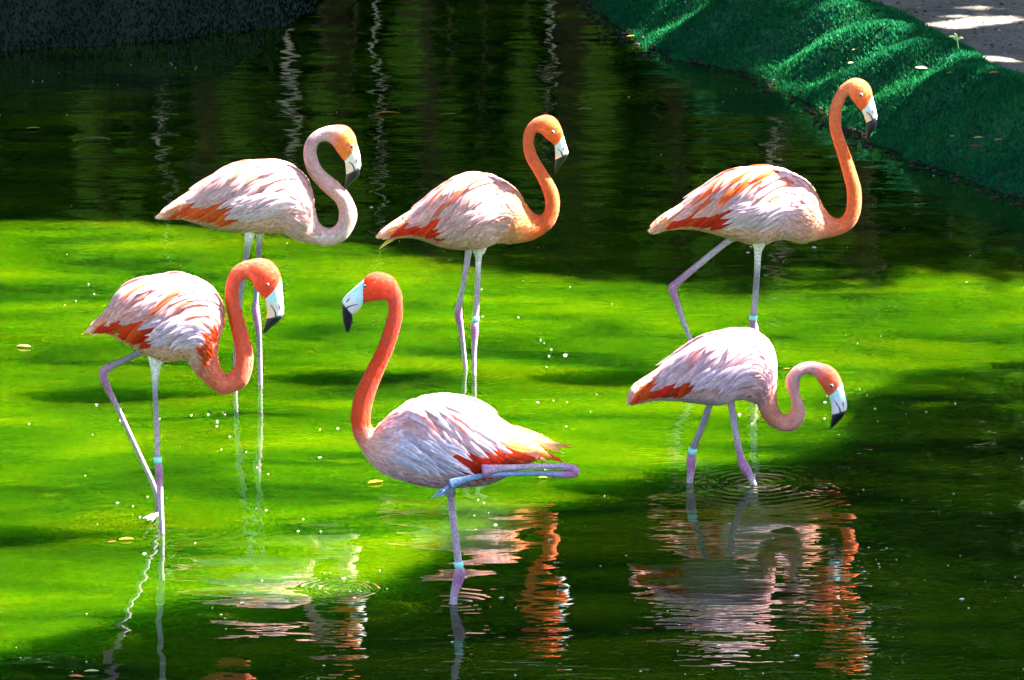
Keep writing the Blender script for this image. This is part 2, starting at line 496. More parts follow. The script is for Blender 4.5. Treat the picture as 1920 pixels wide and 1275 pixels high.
SHADOW_DISKS = []      # (x, y, r) on the water plane: where each sun-lit bird's shadow falls
GROUP = 'flamingos wading in the green pond'
def flamingo(B):
    Y = G(960, B['water']).y
    mpx = scale_at(Y)
    fx = float(np.mean([l['pts'][-1][0] for l in B['legs'] if not l.get('folded')]))
    root = empty('flamingo', G(fx, B['water']))
    tag(root, B['label'], 'flamingo', GROUP)
    pairs, kb, kh = B['pairs'], B['kb'], B['kh']
    npair = len(pairs)
    ratio = []
    for i in range(npair):
        if i < kb - 2: ratio.append(0.86 if i > 1 else 1.2)
        elif i < kb + 4: ratio.append(0.84 + 0.03 * (i - kb + 2))
        elif i < kh: ratio.append(1.0)
        else: ratio.append(max(0.66, 0.9 - 0.06 * (i - kh)))
    L = Loft(pairs, Y, ratio)
    sub = L.sub
    ub, uh = kb * sub, kh * sub
    C = B['col']
    keys = [(0, C['rump']), (0.45 * ub, C['body']), (0.8 * ub, C['body']), (ub, C['breast']), (ub + (uh - ub) * 0.2, C['neck0']),
            (ub + (uh - ub) * 0.6, C['neck1']), (uh, C['neck2']), (uh + 2 * sub, C['head']), (L.n - 1, C['head'])]
    ku = [k[0] for k in keys]; kc = np.array([k[1] for k in keys])
    def body_col(u, v):
        c = np.array([np.interp(u, ku, kc[:, j]) for j in range(3)])
        if u < 0.78 * ub:                      # back pale, belly buff
            bel = sstep(0.55, 0.85, np.array(abs(v) / PI))
            c = c * (1 - bel) + np.array(C['belly']) * bel
        return c
    vs, fs = L.mesh()
    cols = []
    an = np.linspace(0, 2 * PI, 28, endpoint=False)
    for i in range(L.n):
        for v in an:
            vv = v if v <= PI else v - 2 * PI
            cols.append(body_col(i, vv))
    cols += [body_col(0, 1), body_col(L.n - 1, 1)]
    body = mesh_obj('body', vs, fs, M_BODY, root, cols)
    if B.get('sunfleck'):
        for i in range(0, L.n, 2):
            p = L.c[i]
            SHADOW_DISKS.append((p[0] - KX * p[2], p[1] - KY * p[2], np.linalg.norm(L.h[i]) + 0.05))

    # small contour feathers and down over body, neck and head: nobody could count them
    pv, pf, pc = [], [], []
    counts = ((0.06 * ub, ub, 6000, 0.034, 0.0050), (ub * 0.95, uh, 6000, 0.013, 0.0021), (uh, L.n - 2, 1700, 0.008, 0.0009))
    for (u0, u1, cnt, ln, lf) in counts:
        for _ in range(cnt):
            s = random.uniform(L.s[int(u0)], L.s[int(u1)])
            u = L.u_of_s(s); v = random.uniform(-PI, PI)
            l = ln * random.uniform(0.6, 1.25) * (0.6 + 0.4 * min(1, u / ub + 0.2))
            p0, n0 = L.at(u, v, lf * 0.1)
            dv = random.gauss(0.25, 0.25) * (1 if v > 0 else -1) * (l / 0.13)
            u2 = L.u_of_s(s - l) if s - l > 0 else 0
            p1, n1 = L.at(u2, v + dv, lf * random.uniform(0.7, 1.6))
            d = p1 - p0
            w = np.cross(n0, d); wl = np.linalg.norm(w)
            if wl < 1e-7: continue
            w = w / wl * l * random.uniform(0.16, 0.26)
            pm = p0 + d * 0.55 + n0 * lf * 0.8
            k = len(pv)
            pv += [p0, pm + w, p1, pm - w]
            pf.append((k, k + 1, k + 2, k + 3))
            c = body_col(u, v) * random.uniform(0.72, 1.12)
            mo = 0.5 + 0.5 * math.sin(s * 61 + 2.1 * math.sin(s * 23 + v * 2.3) + v * 3.1 + B['water']) * math.sin(s * 37 - v * 1.7)
            if u > ub: c = c * (1 - 0.34 * mo) + np.array((0.55, 0.13, 0.12)) * 0.34 * mo
            if u < ub and random.random() < 0.12: c = c * 0.6 + np.array(C['scap0']) * 0.4
            pc += [c * 0.92, c, np.minimum(c * 1.08, 0.95), c]
    dn = mesh_obj('down_feathers', pv, pf, M_DOWN, root, pc, smooth=True)
    dn['kind'] = 'stuff'

    # wings: each a shoulder mass plus individual feathers
    SB = L.s[int(ub)]
    def uv_t(t): return L.u_of_s(t * SB)
    W = B.get('wing', {})
    for side in (1, -1):
        # folded wing shell following the flank
        wv, wf, wc = [], [], []
        nu, nv = 16, 10
        for i in range(nu + 1):
            f = i / nu
            t = 0.30 + 0.58 * f
            half = 0.19 * math.sin(PI * (0.12 + 0.80 * f)) ** 0.7
            vc = 0.40 + 0.05 * math.sin(PI * f)
            for j in range(nv + 1):
                g = j / nv
                v = (vc - half + 2 * half * g) * PI
                edge = max(0.0, 1 - abs(2 * g - 1) ** 3) * max(0.0, 1 - abs(2 * f - 1) ** 4)
                p, n_ = L.at(uv_t(t), v * side, -0.003 + 0.014 * edge)
                wv.append(p); wc.append(np.array(C['body']) * 0.96)
        for i in range(nu):
            for j in range(nv):
                a = i * (nv + 1) + j
                wf.append((a, a + 1, a + nv + 2, a + nv + 1))
        wing = mesh_obj('wing', wv, wf, M_BODY, root, wc)
        def feat(t0, v0, t1, v1, w, c0, c1, lift, pointed=0.3, n=7, droop=0.0):
            path, nn = [], []
            for i in range(n):
                f = i / (n - 1)
                u = uv_t(t0 + (t1 - t0) * f)
                v = (v0 + (v1 - v0) * (f ** 1.25)) * PI
                p, n_ = L.at(u, v * side, lift * (0.35 + 0.65 * f ** 0.6) + droop * f)
                path.append(p); nn.append(n_)
            k = random.choice((1, 1, 1, 0.86, 0.76)) * random.uniform(0.86, 1.08)
            vs_, fs_, cs_ = feather_strip(path, nn, w, np.array(c0) * k, np.clip(np.array(c1) * k, 0, 0.95), pointed)
            mesh_obj('feather', vs_, fs_, M_FEATHER, wing, cs_)
        R = random.uniform
        # wing tips towards the tail
        for i in range(7):
            f = i / 6
            feat(0.34 + R(-.02, .02), 0.30 + 0.22 * f, 0.03 + 0.10 * f + R(-.01, .01), 0.22 + 0.52 * f, 0.030, C['tip0'], C['tip1'], 0.006 + 0.002 * i, 0.8)
        # red coverts showing below the pale ones
        red_n = W.get('red', 15)
        for i in range(red_n):
            f = i / max(1, red_n - 1)
            rt, rv = W.get('rt', 0), W.get('rv', 0)
            feat(0.36 + rt + 0.24 * f + R(-.02, .02), 0.42 + rv + 0.08 * f, 0.09 + rt * .7 + 0.30 * f + R(-.03, .03), 0.66 + rv * .5 + 0.09 * f + R(-.02, .02), 0.050, np.array(C['red']) * R(.8, 1.05) + np.array((0, R(0, .03), 0)), np.array(C['red']) * R(.85, 1.05) + np.array((0, R(0, .12) * (R(0, 1) < .35), R(0, .02))), 0.016 + 0.001 * (i % 3), 0.3)
        # long pale scapulars draped over the wing, four tiers from bottom to top
        for tier in range(4):
            cnt = (9, 9, 8, 7)[tier]
            for i in range(cnt):
                f = i / (cnt - 1)
                t0 = 0.42 + 0.40 * f + R(-.02, .02)
                v0 = 0.36 - 0.085 * tier + R(-.015, .015)
                ln_ = (0.24 - 0.02 * tier) * R(0.85, 1.15)
                v1 = (0.475 - 0.09 * tier) + 0.09 * f + R(-.03, .03)
                cc0 = C['scap0'] if R(0, 1) < (0.65, 0.6, 0.4, 0.15)[tier] else C['scap1']
                feat(t0, v0, t0 - ln_, v1, R(.034, .046), cc0, C['scap1'], 0.019 + 0.0035 * tier + 0.001 * (i % 2), 0.35)
        # ruffled flank feathers over the lower wing edge
        for i in range(34):
            a, b2 = R(0, 1), R(0, 1)
            t0 = 0.56 + 0.30 * a; v0 = 0.42 + 0.18 * b2
            feat(t0, v0, t0 - R(.13, .20), v0 + R(.05, .10), R(.020, .034), C['fluff'], np.array(C['fluff']) * 1.05, 0.022 + 0.010 * (1 - b2), 0.7, 5, 0.004)
        for i in range(W.get('streaks', 0)):
            f = R(0, 1); t0 = 0.44 + 0.36 * f; v0 = R(.10, .30)
            feat(t0, v0, t0 - R(.14, .2), v0 + R(.12, .18), R(.014, .024), C['scap0'], np.array(C['red']) * .5 + np.array(C['scap0']) * .5, 0.034, 0.8)
        for i in range(W.get('chest', 0)):
            t0 = R(0.86, 1.0); v0 = R(0.30, 0.62)
            feat(t0, v0, t0 - R(.06, .09), v0 + R(.0, .04), R(.018, .026), C['red'], (0.9, 0.16, 0.04), 0.016, 0.6, 4)
        # short shoulder feathers
        for i in range(30):
            t0 = R(0.72, 0.96); v0 = R(0.12, 0.66)
            feat(t0, v0, t0 - R(.06, .10), v0 + R(.0, .05), R(.018, .028), C['breast'] if R(0, 1) < W.get('shoulder', 0.35) else C['body'], C['body'], 0.012, 0.5, 4)

    # tail feathers given as outline positions
    for (x0, y0, x1, y1, w, c0, c1) in B.get('tail', []):
        yy = Y + random.uniform(-0.03, 0.03)
        a, b2 = np.array(P(x0, y0, yy)), np.array(P(x1, y1, yy))
        path = [a + (b2 - a) * f + np.array((0, 0, 0.006)) * math.sin(PI * f) for f in np.linspace(0, 1, 7)]
        nv_ = np.array((0.1, -0.9, 0.45)); nv_ /= np.linalg.norm(nv_)
        vs_, fs_, cs_ = feather_strip(path, [nv_] * 7, w * mpx, c0, c1, 0.7)
        mesh_obj('tail_feather', vs_, fs_, M_FEATHER, root, cs_)

    # bill
    bp_ = B['bill']; tp_ = B['tip']
    LB = Loft(bp_, Y, np.linspace(0.66, 0.52, len(bp_)), 6)
    vs, fs = LB.mesh(20)
    cols = []
    for i in range(LB.n):
        f = i / (LB.n - 1)
        for k in range(20):
            v = 2 * PI * k / 20; vv = v if v <= PI else 2 * PI - v
            blue = 1 - sstep(0.25, 0.55, np.array(f + 0.15 * (vv / PI - 0.5)))
            lower = C['bill_low'] if vv > 0.45 * PI else C['bill_up']
            cols.append(np.array(C['lore']) * blue + np.array(lower) * (1 - blue))
    cols += [C['lore'], C['bill_up']]
    bill = mesh_obj('bill', vs, fs, M_BILL, root, cols)
    LT = Loft(tp_, Y, np.linspace(0.54, 0.45, len(tp_)), 5)
    vs, fs = LT.mesh(18)
    mesh_obj('bill_tip', vs, fs, M_BLACK, bill)
    for side in (1, -1):
        pts, rad = [], []
        for k in range(12):
            f = k / 11
            p, n_ = LB.at((0.34 + 0.66 * f) * (LB.n - 1), side * PI * (0.66 - 0.20 * math.sin(f * PI / 2)), 0.0004)
            pts.append(p); rad.append(mpx * (0.6 + 0.9 * f))
        vs, fs = tube(pts, rad, 6)
        mesh_obj('mouth_line', vs, fs, M_BLACK, bill)
        pts = [LB.at((0.50 + 0.22 * f) * (LB.n - 1), side * PI * 0.33, 0.0003)[0] for f in np.linspace(0, 1, 5)]
        vs, fs = tube(pts, [mpx * q for q in (0.3, 0.9, 1.1, 0.9, 0.3)], 6)
        mesh_obj('nostril', vs, fs, M_BLACK, bill)

    # eyes, set into the head surface
    ex, ey = B['eye']
    pe = np.array(P(ex, ey, Y))
    best = min(range(int(uh), L.n), key=lambda i: np.linalg.norm(np.cross(pe - L.c[i], L.h[i] / np.linalg.norm(L.h[i]))) + 0.3 * max(0, np.linalg.norm(pe - L.c[i]) - np.linalg.norm(L.h[i])))
    hv = L.h[best]; cv = float(np.dot(pe - L.c[best], hv) / np.dot(hv, hv)); cv = max(-0.9, min(0.9, cv))
    for side in (1, -1):
        q, n_ = L.at(best, side * math.acos(cv), 0.0)
        q[0], q[2] = pe[0], pe[2]
        r = mpx * 3.2
        vs, fs = sphere(q - n_ * r * 0.45, r * 1.25)
        mesh_obj('eyelid', vs, fs, M_BILL, root, [(0.35, 0.3, 0.3)] * len(vs))
        vs, fs = sphere(q - n_ * r * 0.05, r)
        eye = mesh_obj('eye', vs, fs, M_IRIS, root)
        vs, fs = sphere(q + n_ * r * 0.45, r * 0.72)
        mesh_obj('pupil', vs, fs, M_PUPIL, eye)

    # legs
    LC = {'w': (0.75, 0.68, 0.66), 'g': (0.26, 0.21, 0.27), 'p': (0.42, 0.17, 0.34), 'l': (0.45, 0.33, 0.42), 'b': (0.20, 0.30, 0.48), 'd': (0.16, 0.13, 0.17)}
    for li, lg in enumerate(B['legs']):
        pts0 = lg['pts']; n0 = len(pts0)
        yoff = lg.get('y', 0.03 if li else -0.03)
        raw, rad, cl = [], [], []
        for i, (x, y, r, c) in enumerate(pts0):
            f = i / (n0 - 1)
            if lg.get('folded'): yy = Y + yoff
            else:
                yend = G(x, lg.get('wy', pts0[-1][1])).y
                tot = pts0[-1][1] - pts0[0][1]; ff = (y - pts0[0][1]) / max(tot, 1)
                yend = G(pts0[-1][0], pts0[-1][1]).y
                yy = (Y + yoff) * (1 - ff) + yend * ff
            raw.append(P(x, y, yy)); rad.append(r * mpx); cl.append(LC[c])
        if not lg.get('folded') and not lg.get('raised'):
            q = raw[-1]; d = raw[-1] - raw[-2]; d = d / abs(d.z)
            raw.append(q + d * 0.24); rad.append(rad[-1]); cl.append(LC['d'])
        pr = crom(np.array([tuple(p) for p in raw]), 5); rr = np.maximum(crom(np.array(rad)[:, None], 5)[:, 0], 0.002); cc = crom(np.array(cl), 5)
        # small horny ring scales along the leg
        vs, fs = tube(pr, rr, 12)
        cols = []
        for i in range(len(pr)):
            for k in range(12): cols.append(np.clip(cc[i] * random.uniform(0.88, 1.1), 0, 1))
        cols += [cc[0], cc[-1]]
        leg = mesh_obj('leg', vs, fs, M_LEG, root, cols)
        # webbed foot
        foot = lg.get('foot')
        fp = raw[-1]
        if foot:
            tips = [np.array(P(x, y, G(960, B['water']).y + yoff + dy)) for (x, y, dy) in foot]
            fp = np.array(fp)
        else:
            fp = np.array(fp); tips = [fp + np.array((0.10 * B['dir'], -0.05, -0.012)), fp + np.array((0.12 * B['dir'], 0.0, -0.012)), fp + np.array((0.10 * B['dir'], 0.05, -0.012))]
        fv, ff_ = [], []
        for tpt in tips:
            mid = fp * 0.45 + tpt * 0.55 + np.array((0, 0, 0.004))
            vs, fs = tube([fp, fp * 0.7 + tpt * 0.3, mid, tpt], [0.007, 0.0065, 0.005, 0.002], 6)
            k = len(fv); fv += vs; ff_ += [tuple(a + k for a in f) for f in fs]
        for a, b2 in ((0, 1), (1, 2)):
            k = len(fv)
            fv += [fp, tips[a] * 0.9 + fp * 0.1, (tips[a] + tips[b2]) * 0.42 + fp * 0.16, tips[b2] * 0.9 + fp * 0.1]
            ff_.append((k, k + 1, k + 2, k + 3))
        mesh_obj('foot', fv, ff_, M_LEG, leg, [LC[lg.get('footcol', 'd')]] * len(fv))
        if 'band' in lg:
            bx, by, br = lg['band']
            ip = min(range(len(pr)), key=lambda i: (pr[i][2] - P(bx, by, Y).z) ** 2)
            cpt = pr[ip]; t = pr[ip + 1] - pr[ip - 1]; t = t / np.linalg.norm(t)
            hh = lg.get('bandh', 5) * mpx
            vs, fs = tube([cpt - t * hh, cpt - t * hh * 0.9, cpt + t * hh * 0.9, cpt + t * hh], [br * mpx * 0.93, br * mpx, br * mpx, br * mpx * 0.93], 16)
            mesh_obj('leg_band', vs, fs, M_BAND, leg)
    return root

WHITE = (0.86, 0.72, 0.70)
base_col = dict(rump=(0.86, 0.42, 0.32), body=(0.86, 0.53, 0.55), breast=(0.86, 0.40, 0.32), belly=(0.82, 0.46, 0.36),
    neck0=(0.80, 0.26, 0.12), neck1=(0.80, 0.20, 0.08), neck2=(0.78, 0.22, 0.13), head=(0.80, 0.13, 0.05),
    red=(0.80, 0.03, 0.008), tip0=(0.88, 0.24, 0.12), tip1=(0.90, 0.42, 0.18), scap0=(0.90, 0.22, 0.09), scap1=(0.86, 0.54, 0.56),
    fluff=(0.80, 0.58, 0.66), lore=(0.45, 0.72, 0.80), bill_up=(0.70, 0.66, 0.66), bill_low=(0.78, 0.62, 0.45))
def colset(**k):
    d = dict(base_col); d.update(k); return d
OR, YE, RD, PK = (0.80, 0.20, 0.03), (0.85, 0.55, 0.15), (0.80, 0.04, 0.01), (0.85, 0.62, 0.5)

BIRDS = []
BIRDS.append(dict(label='pale flamingo at the upper left, neck in a tight S, bill pointing down',
    water=728, dir=1, kb=10, kh=21, eye=(660, 272),
    pairs=[(291,407,293,411),(330,378,337,408),(364,356,370,417),(402,333,402,426),(435,314,436,431),(470,306,475,435),(517,305,512,433),(548,314,532,434),
           (569,328,547,443),(583,356,563,450),(590,390,576,454),(598,419,591,457),(616,429,612,461),(632,421,646,449),(637,399,668,410),(630,378,659,373),
           (607,357,637,346),(583,331,605,318),(571,299,593,292),(572,272,594,273),(583,254,602,265),(604,240,612,264),(630,235,622,270),(652,238,630,280),(665,254,638,292),(670,274,646,302)],
    bill=[(670,272,646,301),(675,290,648,312),(677,312,649,327)], tip=[(676,314,649,328),(673,329,648,338),(661,341,647,347),(646,356,645,355)],
    tail=[(345,385,290,408,12,OR,PK),(350,400,296,412,10,PK,PK)],
    wing=dict(shoulder=0.2, red=9, streaks=2),
    col=colset(neck0=(0.80,0.62,0.60), neck1=(0.78,0.50,0.45), neck2=(0.62,0.46,0.50), head=(0.82,0.22,0.05), breast=(0.86,0.55,0.53), red=(0.88,0.09,0.02), scap0=(0.88,0.34,0.22), lore=(0.7,0.75,0.72)),
    legs=[dict(pts=[(470,425,16,'w'),(467,445,9,'w'),(463,472,5.2,'g'),(457,515,5,'g'),(450,560,5,'g'),(446,585,6.5,'p'),(444,612,6,'p'),(442,650,4.6,'g'),(441,735,4.2,'l')]),
          dict(pts=[(487,420,13,'w'),(487,440,7,'w'),(486,462,5.4,'g'),(483,510,5.2,'g'),(480,560,5.2,'g'),(479,582,7.5,'p'),(483,608,6.5,'p'),(486,640,5,'g'),(488,722,4.4,'l')])]))
BIRDS.append(dict(label='orange-necked flamingo on two straight legs, middle of the back row',
    water=697, dir=1, kb=11, kh=22, eye=(1036, 245),
    pairs=[(704,444,709,448),(737,419,741,444),(763,402,770,443),(789,386,798,450),(817,362,826,460),(841,346,848,464),(864,333,872,465),(890,328,893,464),(921,332,912,460),
           (944,341,930,452),(968,358,949,453),(984,381,964,455),(998,398,986,452),(1012,405,1009,444),(1022,395,1037,421),(1023,374,1048,389),(1015,348,1044,356),
           (1001,322,1025,323),(989,301,1009,297),(982,275,1000,273),(984,248,1001,255),(994,231,1006,247),(1008,220,1013,249),(1027,216,1020,255),(1043,224,1028,262),(1052,240,1036,268),(1057,257,1040,274)],
    bill=[(1057,255,1040,274),(1061,270,1041,286),(1066,286,1041,299)], tip=[(1066,287,1041,300),(1061,298,1041,308),(1051,311,1040,317),(1042,325,1040,324)],
    tail=[(765,405,704,444,14,OR,PK),(780,430,716,449,11,PK,PK),(745,443,711,467,9,YE,YE)],
    wing=dict(shoulder=0.5, red=17, rv=-0.05, rt=0.03, streaks=4),
    col=colset(breast=(0.82,0.34,0.12), neck0=(0.95,0.17,0.02), neck1=(0.95,0.20,0.045), neck2=(0.90,0.19,0.06), head=(0.92,0.17,0.02), belly=(0.72,0.42,0.34), fluff=(0.74,0.44,0.46)),
    legs=[dict(pts=[(882,440,14,'w'),(879,468,7,'l'),(872,515,5.2,'l'),(863,560,5.2,'l'),(859,585,7.5,'p'),(863,610,6,'p'),(867,640,4.6,'l'),(873,692,4.2,'l')]),
          dict(pts=[(906,435,18,'w'),(898,470,12,'w'),(897,486,6,'w'),(895,540,5.2,'l'),(892,598,5.4,'l'),(890,612,8,'p'),(890,632,6.2,'p'),(889,660,4.6,'l'),(889,701,4.2,'l')], band=(893,597,7.0), bandh=4)]))
BIRDS.append(dict(label='tallest flamingo, at the upper right, head high against the turf, one knee bent',
    water=697, dir=1, kb=11, kh=23, eye=(1613, 175),
    pairs=[(1214,432,1219,438),(1241,407,1252,429),(1277,385,1290,427),(1304,366,1318,431),(1332,347,1345,438),(1359,329,1372,445),(1392,319,1398,453),(1425,316,1428,457),(1461,319,1452,447),
           (1497,332,1475,446),(1521,350,1496,453),(1538,377,1518,452),(1551,399,1538,447),(1568,411,1567,441),(1582,405,1595,428),(1589,385,1611,401),(1588,352,1614,361),
           (1579,317,1605,324),(1571,289,1593,290),(1562,262,1583,262),(1556,234,1576,236),(1558,204,1577,210),(1567,177,1583,188),(1582,157,1590,178),(1601,147,1597,187),(1620,151,1604,195),(1632,164,1610,202),(1636,182,1615,208)],
    bill=[(1636,180,1615,207),(1641,200,1620,218),(1645,219,1624,230)], tip=[(1645,221,1624,232),(1643,236,1624,244),(1635,249,1624,254),(1626,262,1624,261)],
    tail=[(1275,395,1215,433,13,OR,YE),(1290,415,1222,440,11,PK,PK),(1270,422,1235,432,10,PK,PK)],
    wing=dict(shoulder=0.45, red=18, rv=-0.04, streaks=14),
    col=colset(breast=(0.82,0.42,0.28), scap0=(0.92,0.17,0.03), neck0=(0.95,0.24,0.08), neck1=(0.95,0.19,0.03), neck2=(0.95,0.32,0.12), head=(0.92,0.19,0.04), lore=(0.7,0.82,0.8)),
    legs=[dict(pts=[(1425,440,22,'w'),(1422,464,10,'w'),(1421,478,6.5,'w'),(1419,520,5.6,'g'),(1415,570,6,'l'),(1412,600,6.5,'p'),(1414,618,8.5,'p'),(1415,640,6,'p'),(1414,697,4.6,'l')], band=(1411,596,7.5), bandh=4),
          dict(pts=[(1395,436,15,'w'),(1368,450,6.5,'l'),(1320,488,6,'l'),(1272,528,6.8,'p'),(1261,540,8,'p'),(1267,562,6.5,'p'),(1283,608,4.8,'l'),(1318,696,4.2,'l')])]))
BIRDS.append(dict(label='flamingo at the lower left with curled red neck and one leg bent back',
    water=990, dir=1, kb=13, kh=26, eye=(502, 529),
    pairs=[(160,621,162,626),(187,596,194,620),(199,583,212,628),(211,564,232,640),(229,545,253,650),(258,531,272,660),(291,523,295,674),(328,518,318,674),(359,523,336,671),
           (387,538,350,672),(408,557,357,679),(419,580,363,688),(419,606,370,698),(412,631,378,708),(407,658,387,718),(411,686,401,730),(422,703,420,738),(434,698,445,731),(442,682,465,714),
           (442,654,474,670),(436,623,464,628),(429,592,455,594),(424,564,447,567),(424,538,446,545),(432,512,452,527),(448,496,461,521),(469,488,470,524),(488,485,477,536),(507,490,484,546),(521,505,490,553),(528,527,497,560)],
    bill=[(528,525,497,559),(530,550,500,575),(532,574,501,588),(532,589,499,597)], tip=[(532,591,499,598),(525,601,496,607),(512,612,494,616),(496,625,493,625)],
    tail=[(215,590,152,628,13,RD,YE),(210,610,158,626,12,RD,OR),(205,618,172,630,9,PK,PK),(225,575,175,607,12,RD,RD)],
    wing=dict(shoulder=0.6, red=16, rt=-0.03, streaks=4, chest=26),
    col=colset(breast=(0.90,0.26,0.18), neck0=(0.92,0.24,0.13), neck1=(0.95,0.12,0.035), neck2=(0.92,0.16,0.07), head=(0.88,0.08,0.025), belly=(0.80,0.45,0.28), fluff=(0.78,0.60,0.74)),
    legs=[dict(pts=[(296,655,24,'w'),(292,684,12,'w'),(291,703,7,'w'),(291,740,5,'g'),(294,800,5,'l'),(295,855,5.2,'l'),(298,880,7.5,'p'),(299,900,6.5,'p'),(301,940,5.2,'l'),(304,1000,4.8,'l')], band=(294,852,8.0)),
          dict(pts=[(290,645,14,'w'),(258,663,7,'g'),(225,679,6.2,'g'),(199,692,8,'p'),(194,706,8.5,'p'),(203,730,6.5,'p'),(225,775,5,'l'),(260,850,4.8,'l'),(290,915,4.8,'l'),(297,945,6.5,'g'),(299,962,9,'g')],
               raised=True, foot=[(268,972,-0.02),(276,976,0.0),(285,978,0.03)], footcol='d')]))
BIRDS.append(dict(label='large flamingo in the foreground facing left on one leg, other leg folded',
    water=1130, dir=-1, kb=10, kh=20, eye=(685, 534), sunfleck=True,
    pairs=[(1022,840,1022,850),(981,815,984,868),(945,793,950,890),(909,768,915,904),(873,752,876,908),(836,747,833,911),(800,748,790,906),(764,759,746,894),(735,777,716,882),(714,797,695,864),
           (703,805,678,842),(697,802,664,816),(693,790,659,790),(696,760,663,752),(706,728,676,718),(720,692,694,681),(735,658,711,648),(747,622,722,615),(753,591,729,587),(753,562,730,573),
           (748,540,727,565),(739,523,717,562),(725,514,704,563),(707,511,693,564),(692,515,685,566),(681,525,680,567)],
    bill=[(682,524,681,567),(662,541,676,577),(645,557,667,585),(641,566,662,590)], tip=[(641,567,661,591),(641,584,661,597),(643,602,659,608),(647,616,656,618),(653,625,654,625)],
    tail=[(930,800,1045,833,26,OR,YE),(940,815,1030,860,26,RD,OR),(925,830,1005,864,24,RD,RD),(950,812,1058,850,18,OR,YE),(945,806,1050,842,14,YE,YE),(985,830,1075,838,12,PK,OR),(975,835,1060,868,14,OR,RD),(970,845,1030,868,14,RD,YE),(960,820,1035,858,16,PK,YE),(950,850,1010,866,15,RD,RD)],
    wing=dict(shoulder=0.25, red=11, rt=-0.05, streaks=3),
    col=colset(breast=(0.80,0.44,0.36), neck0=(0.95,0.10,0.012), neck1=(0.95,0.075,0.006), neck2=(0.92,0.12,0.05), head=(0.92,0.07,0.02), rump=(0.92,0.34,0.10), tip0=(0.92,0.13,0.02), tip1=(0.93,0.48,0.08), belly=(0.70,0.48,0.54), fluff=(0.72,0.64,0.80), scap0=(0.88,0.40,0.38), scap1=(0.80,0.66,0.76), body=(0.84,0.56,0.62), bill_low=(0.66,0.62,0.66)),
    legs=[dict(pts=[(845,895,20,'w'),(845,925,8,'g'),(848,960,7,'l'),(854,1010,7,'l'),(860,1058,7,'l'),(862,1072,11,'p'),(858,1092,10,'p'),(852,1112,7.5,'l'),(850,1132,7,'l')], band=(860,1054,9)),
          dict(pts=[(905,884,14,'p'),(940,878,7,'l'),(1000,875,5.6,'l'),(1048,874,6,'l'),(1068,877,8,'p'),(1077,883,9.5,'p'),(1066,889,8,'p'),(1020,888,5.2,'b'),(960,888,5.2,'b'),(900,893,5.5,'b'),(862,902,8,'b'),(845,908,11,'b')],
               folded=True, y=-0.16, foot=[(808,935,-0.02),(820,934,-0.04),(835,930,0.0)], footcol='b')]))
BIRDS.append(dict(label='small pale flamingo at the lower right with head lowered towards the water',
    water=905, dir=1, kb=12, kh=25, eye=(1558, 720), sunfleck=True,
    pairs=[(1174,753,1175,758),(1186,727,1195,754),(1212,709,1225,748),(1243,688,1255,748),(1271,667,1284,750),(1300,647,1310,753),(1326,634,1334,756),(1357,625,1358,754),(1388,622,1380,746),
           (1419,626,1396,746),(1441,640,1407,749),(1453,667,1414,752),(1456,698,1420,756),(1455,725,1423,762),(1455,747,1427,775),(1459,766,1436,790),(1468,778,1453,802),(1478,777,1478,808),
           (1484,769,1500,797),(1486,756,1509,775),(1481,741,1504,754),(1475,722,1497,735),(1475,709,1497,717),(1483,696,1501,706),(1497,685,1508,701),(1518,679,1517,699),(1541,682,1528,706),(1560,689,1536,718),(1573,704,1545,731),(1579,720,1554,741)],
    bill=[(1579,718,1554,740),(1584,738,1557,753),(1588,757,1559,766),(1587,768,1559,777)], tip=[(1587,769,1559,778),(1580,782,1558,787),(1569,793,1557,796),(1557,806,1556,805)],
    tail=[(1225,725,1174,758,15,OR,PK),(1240,735,1190,752,14,OR,RD),(1255,742,1205,750,12,RD,OR)],
    wing=dict(shoulder=0.3, red=16, rt=-0.08, rv=-0.05, streaks=2),
    col=colset(breast=(0.80,0.50,0.54), neck0=(0.82,0.36,0.22), neck1=(0.80,0.42,0.36), neck2=(0.70,0.44,0.46), head=(0.84,0.16,0.07), belly=(0.70,0.60,0.64), fluff=(0.78,0.58,0.70), scap0=(0.88,0.38,0.40), scap1=(0.84,0.58,0.66), tip0=(0.84,0.18,0.05), bill_low=(0.74,0.70,0.72)),
    legs=[dict(pts=[(1338,740,12,'w'),(1330,760,6.5,'g'),(1316,800,6,'g'),(1300,840,6.2,'g'),(1296,860,9,'p'),(1296,876,8,'p'),(1293,905,6,'l')], band=(1296,846,8.5)),
          dict(pts=[(1368,735,13,'w'),(1371,760,7,'l'),(1379,810,6.2,'l'),(1388,855,6.5,'p'),(1394,872,9.5,'p'),(1403,886,8,'p'),(1413,907,5.5,'l')])]))
for B in BIRDS: flamingo(B)

# ------------------------------------------------------------------ shade map on the water (which parts of the pond lie in tree shade)
rear = [(-900, 395), (0, 408), (250, 412), (480, 430), (700, 455), (900, 500), (1000, 518), (1200, 522), (1450, 560), (1650, 592), (1920, 640), (2500, 700)]
rear_w = np.array([tuple(G(*p).xy) for p in rear])
front = [(-600, 1330), (0, 1215), (120, 1190), (300, 1135), (450, 1115), (600, 1125), (740, 1100), (800, 1060), (880, 1000), (1020, 950), (1150, 905), (1300, 880), (1480, 865), (1600, 820),
         (1620, 745), (1700, 700), (1920, 668), (2600, 640), (3200, 1000), (2600, 1900), (0, 2000), (-600, 1900)]
front_w = np.array([tuple(G(*p).xy) for p in front])
def in_poly(x, y, poly):
    ins = np.zeros(x.shape, bool); n = len(poly)
    for i in range(n):
        ax, ay = poly[i]; bx, by = poly[(i + 1) % n]
        ins ^= ((ay > y) != (by > y)) & (x < (bx - ax) * (y - ay) / (by - ay + 1e-12) + ax)
    return ins
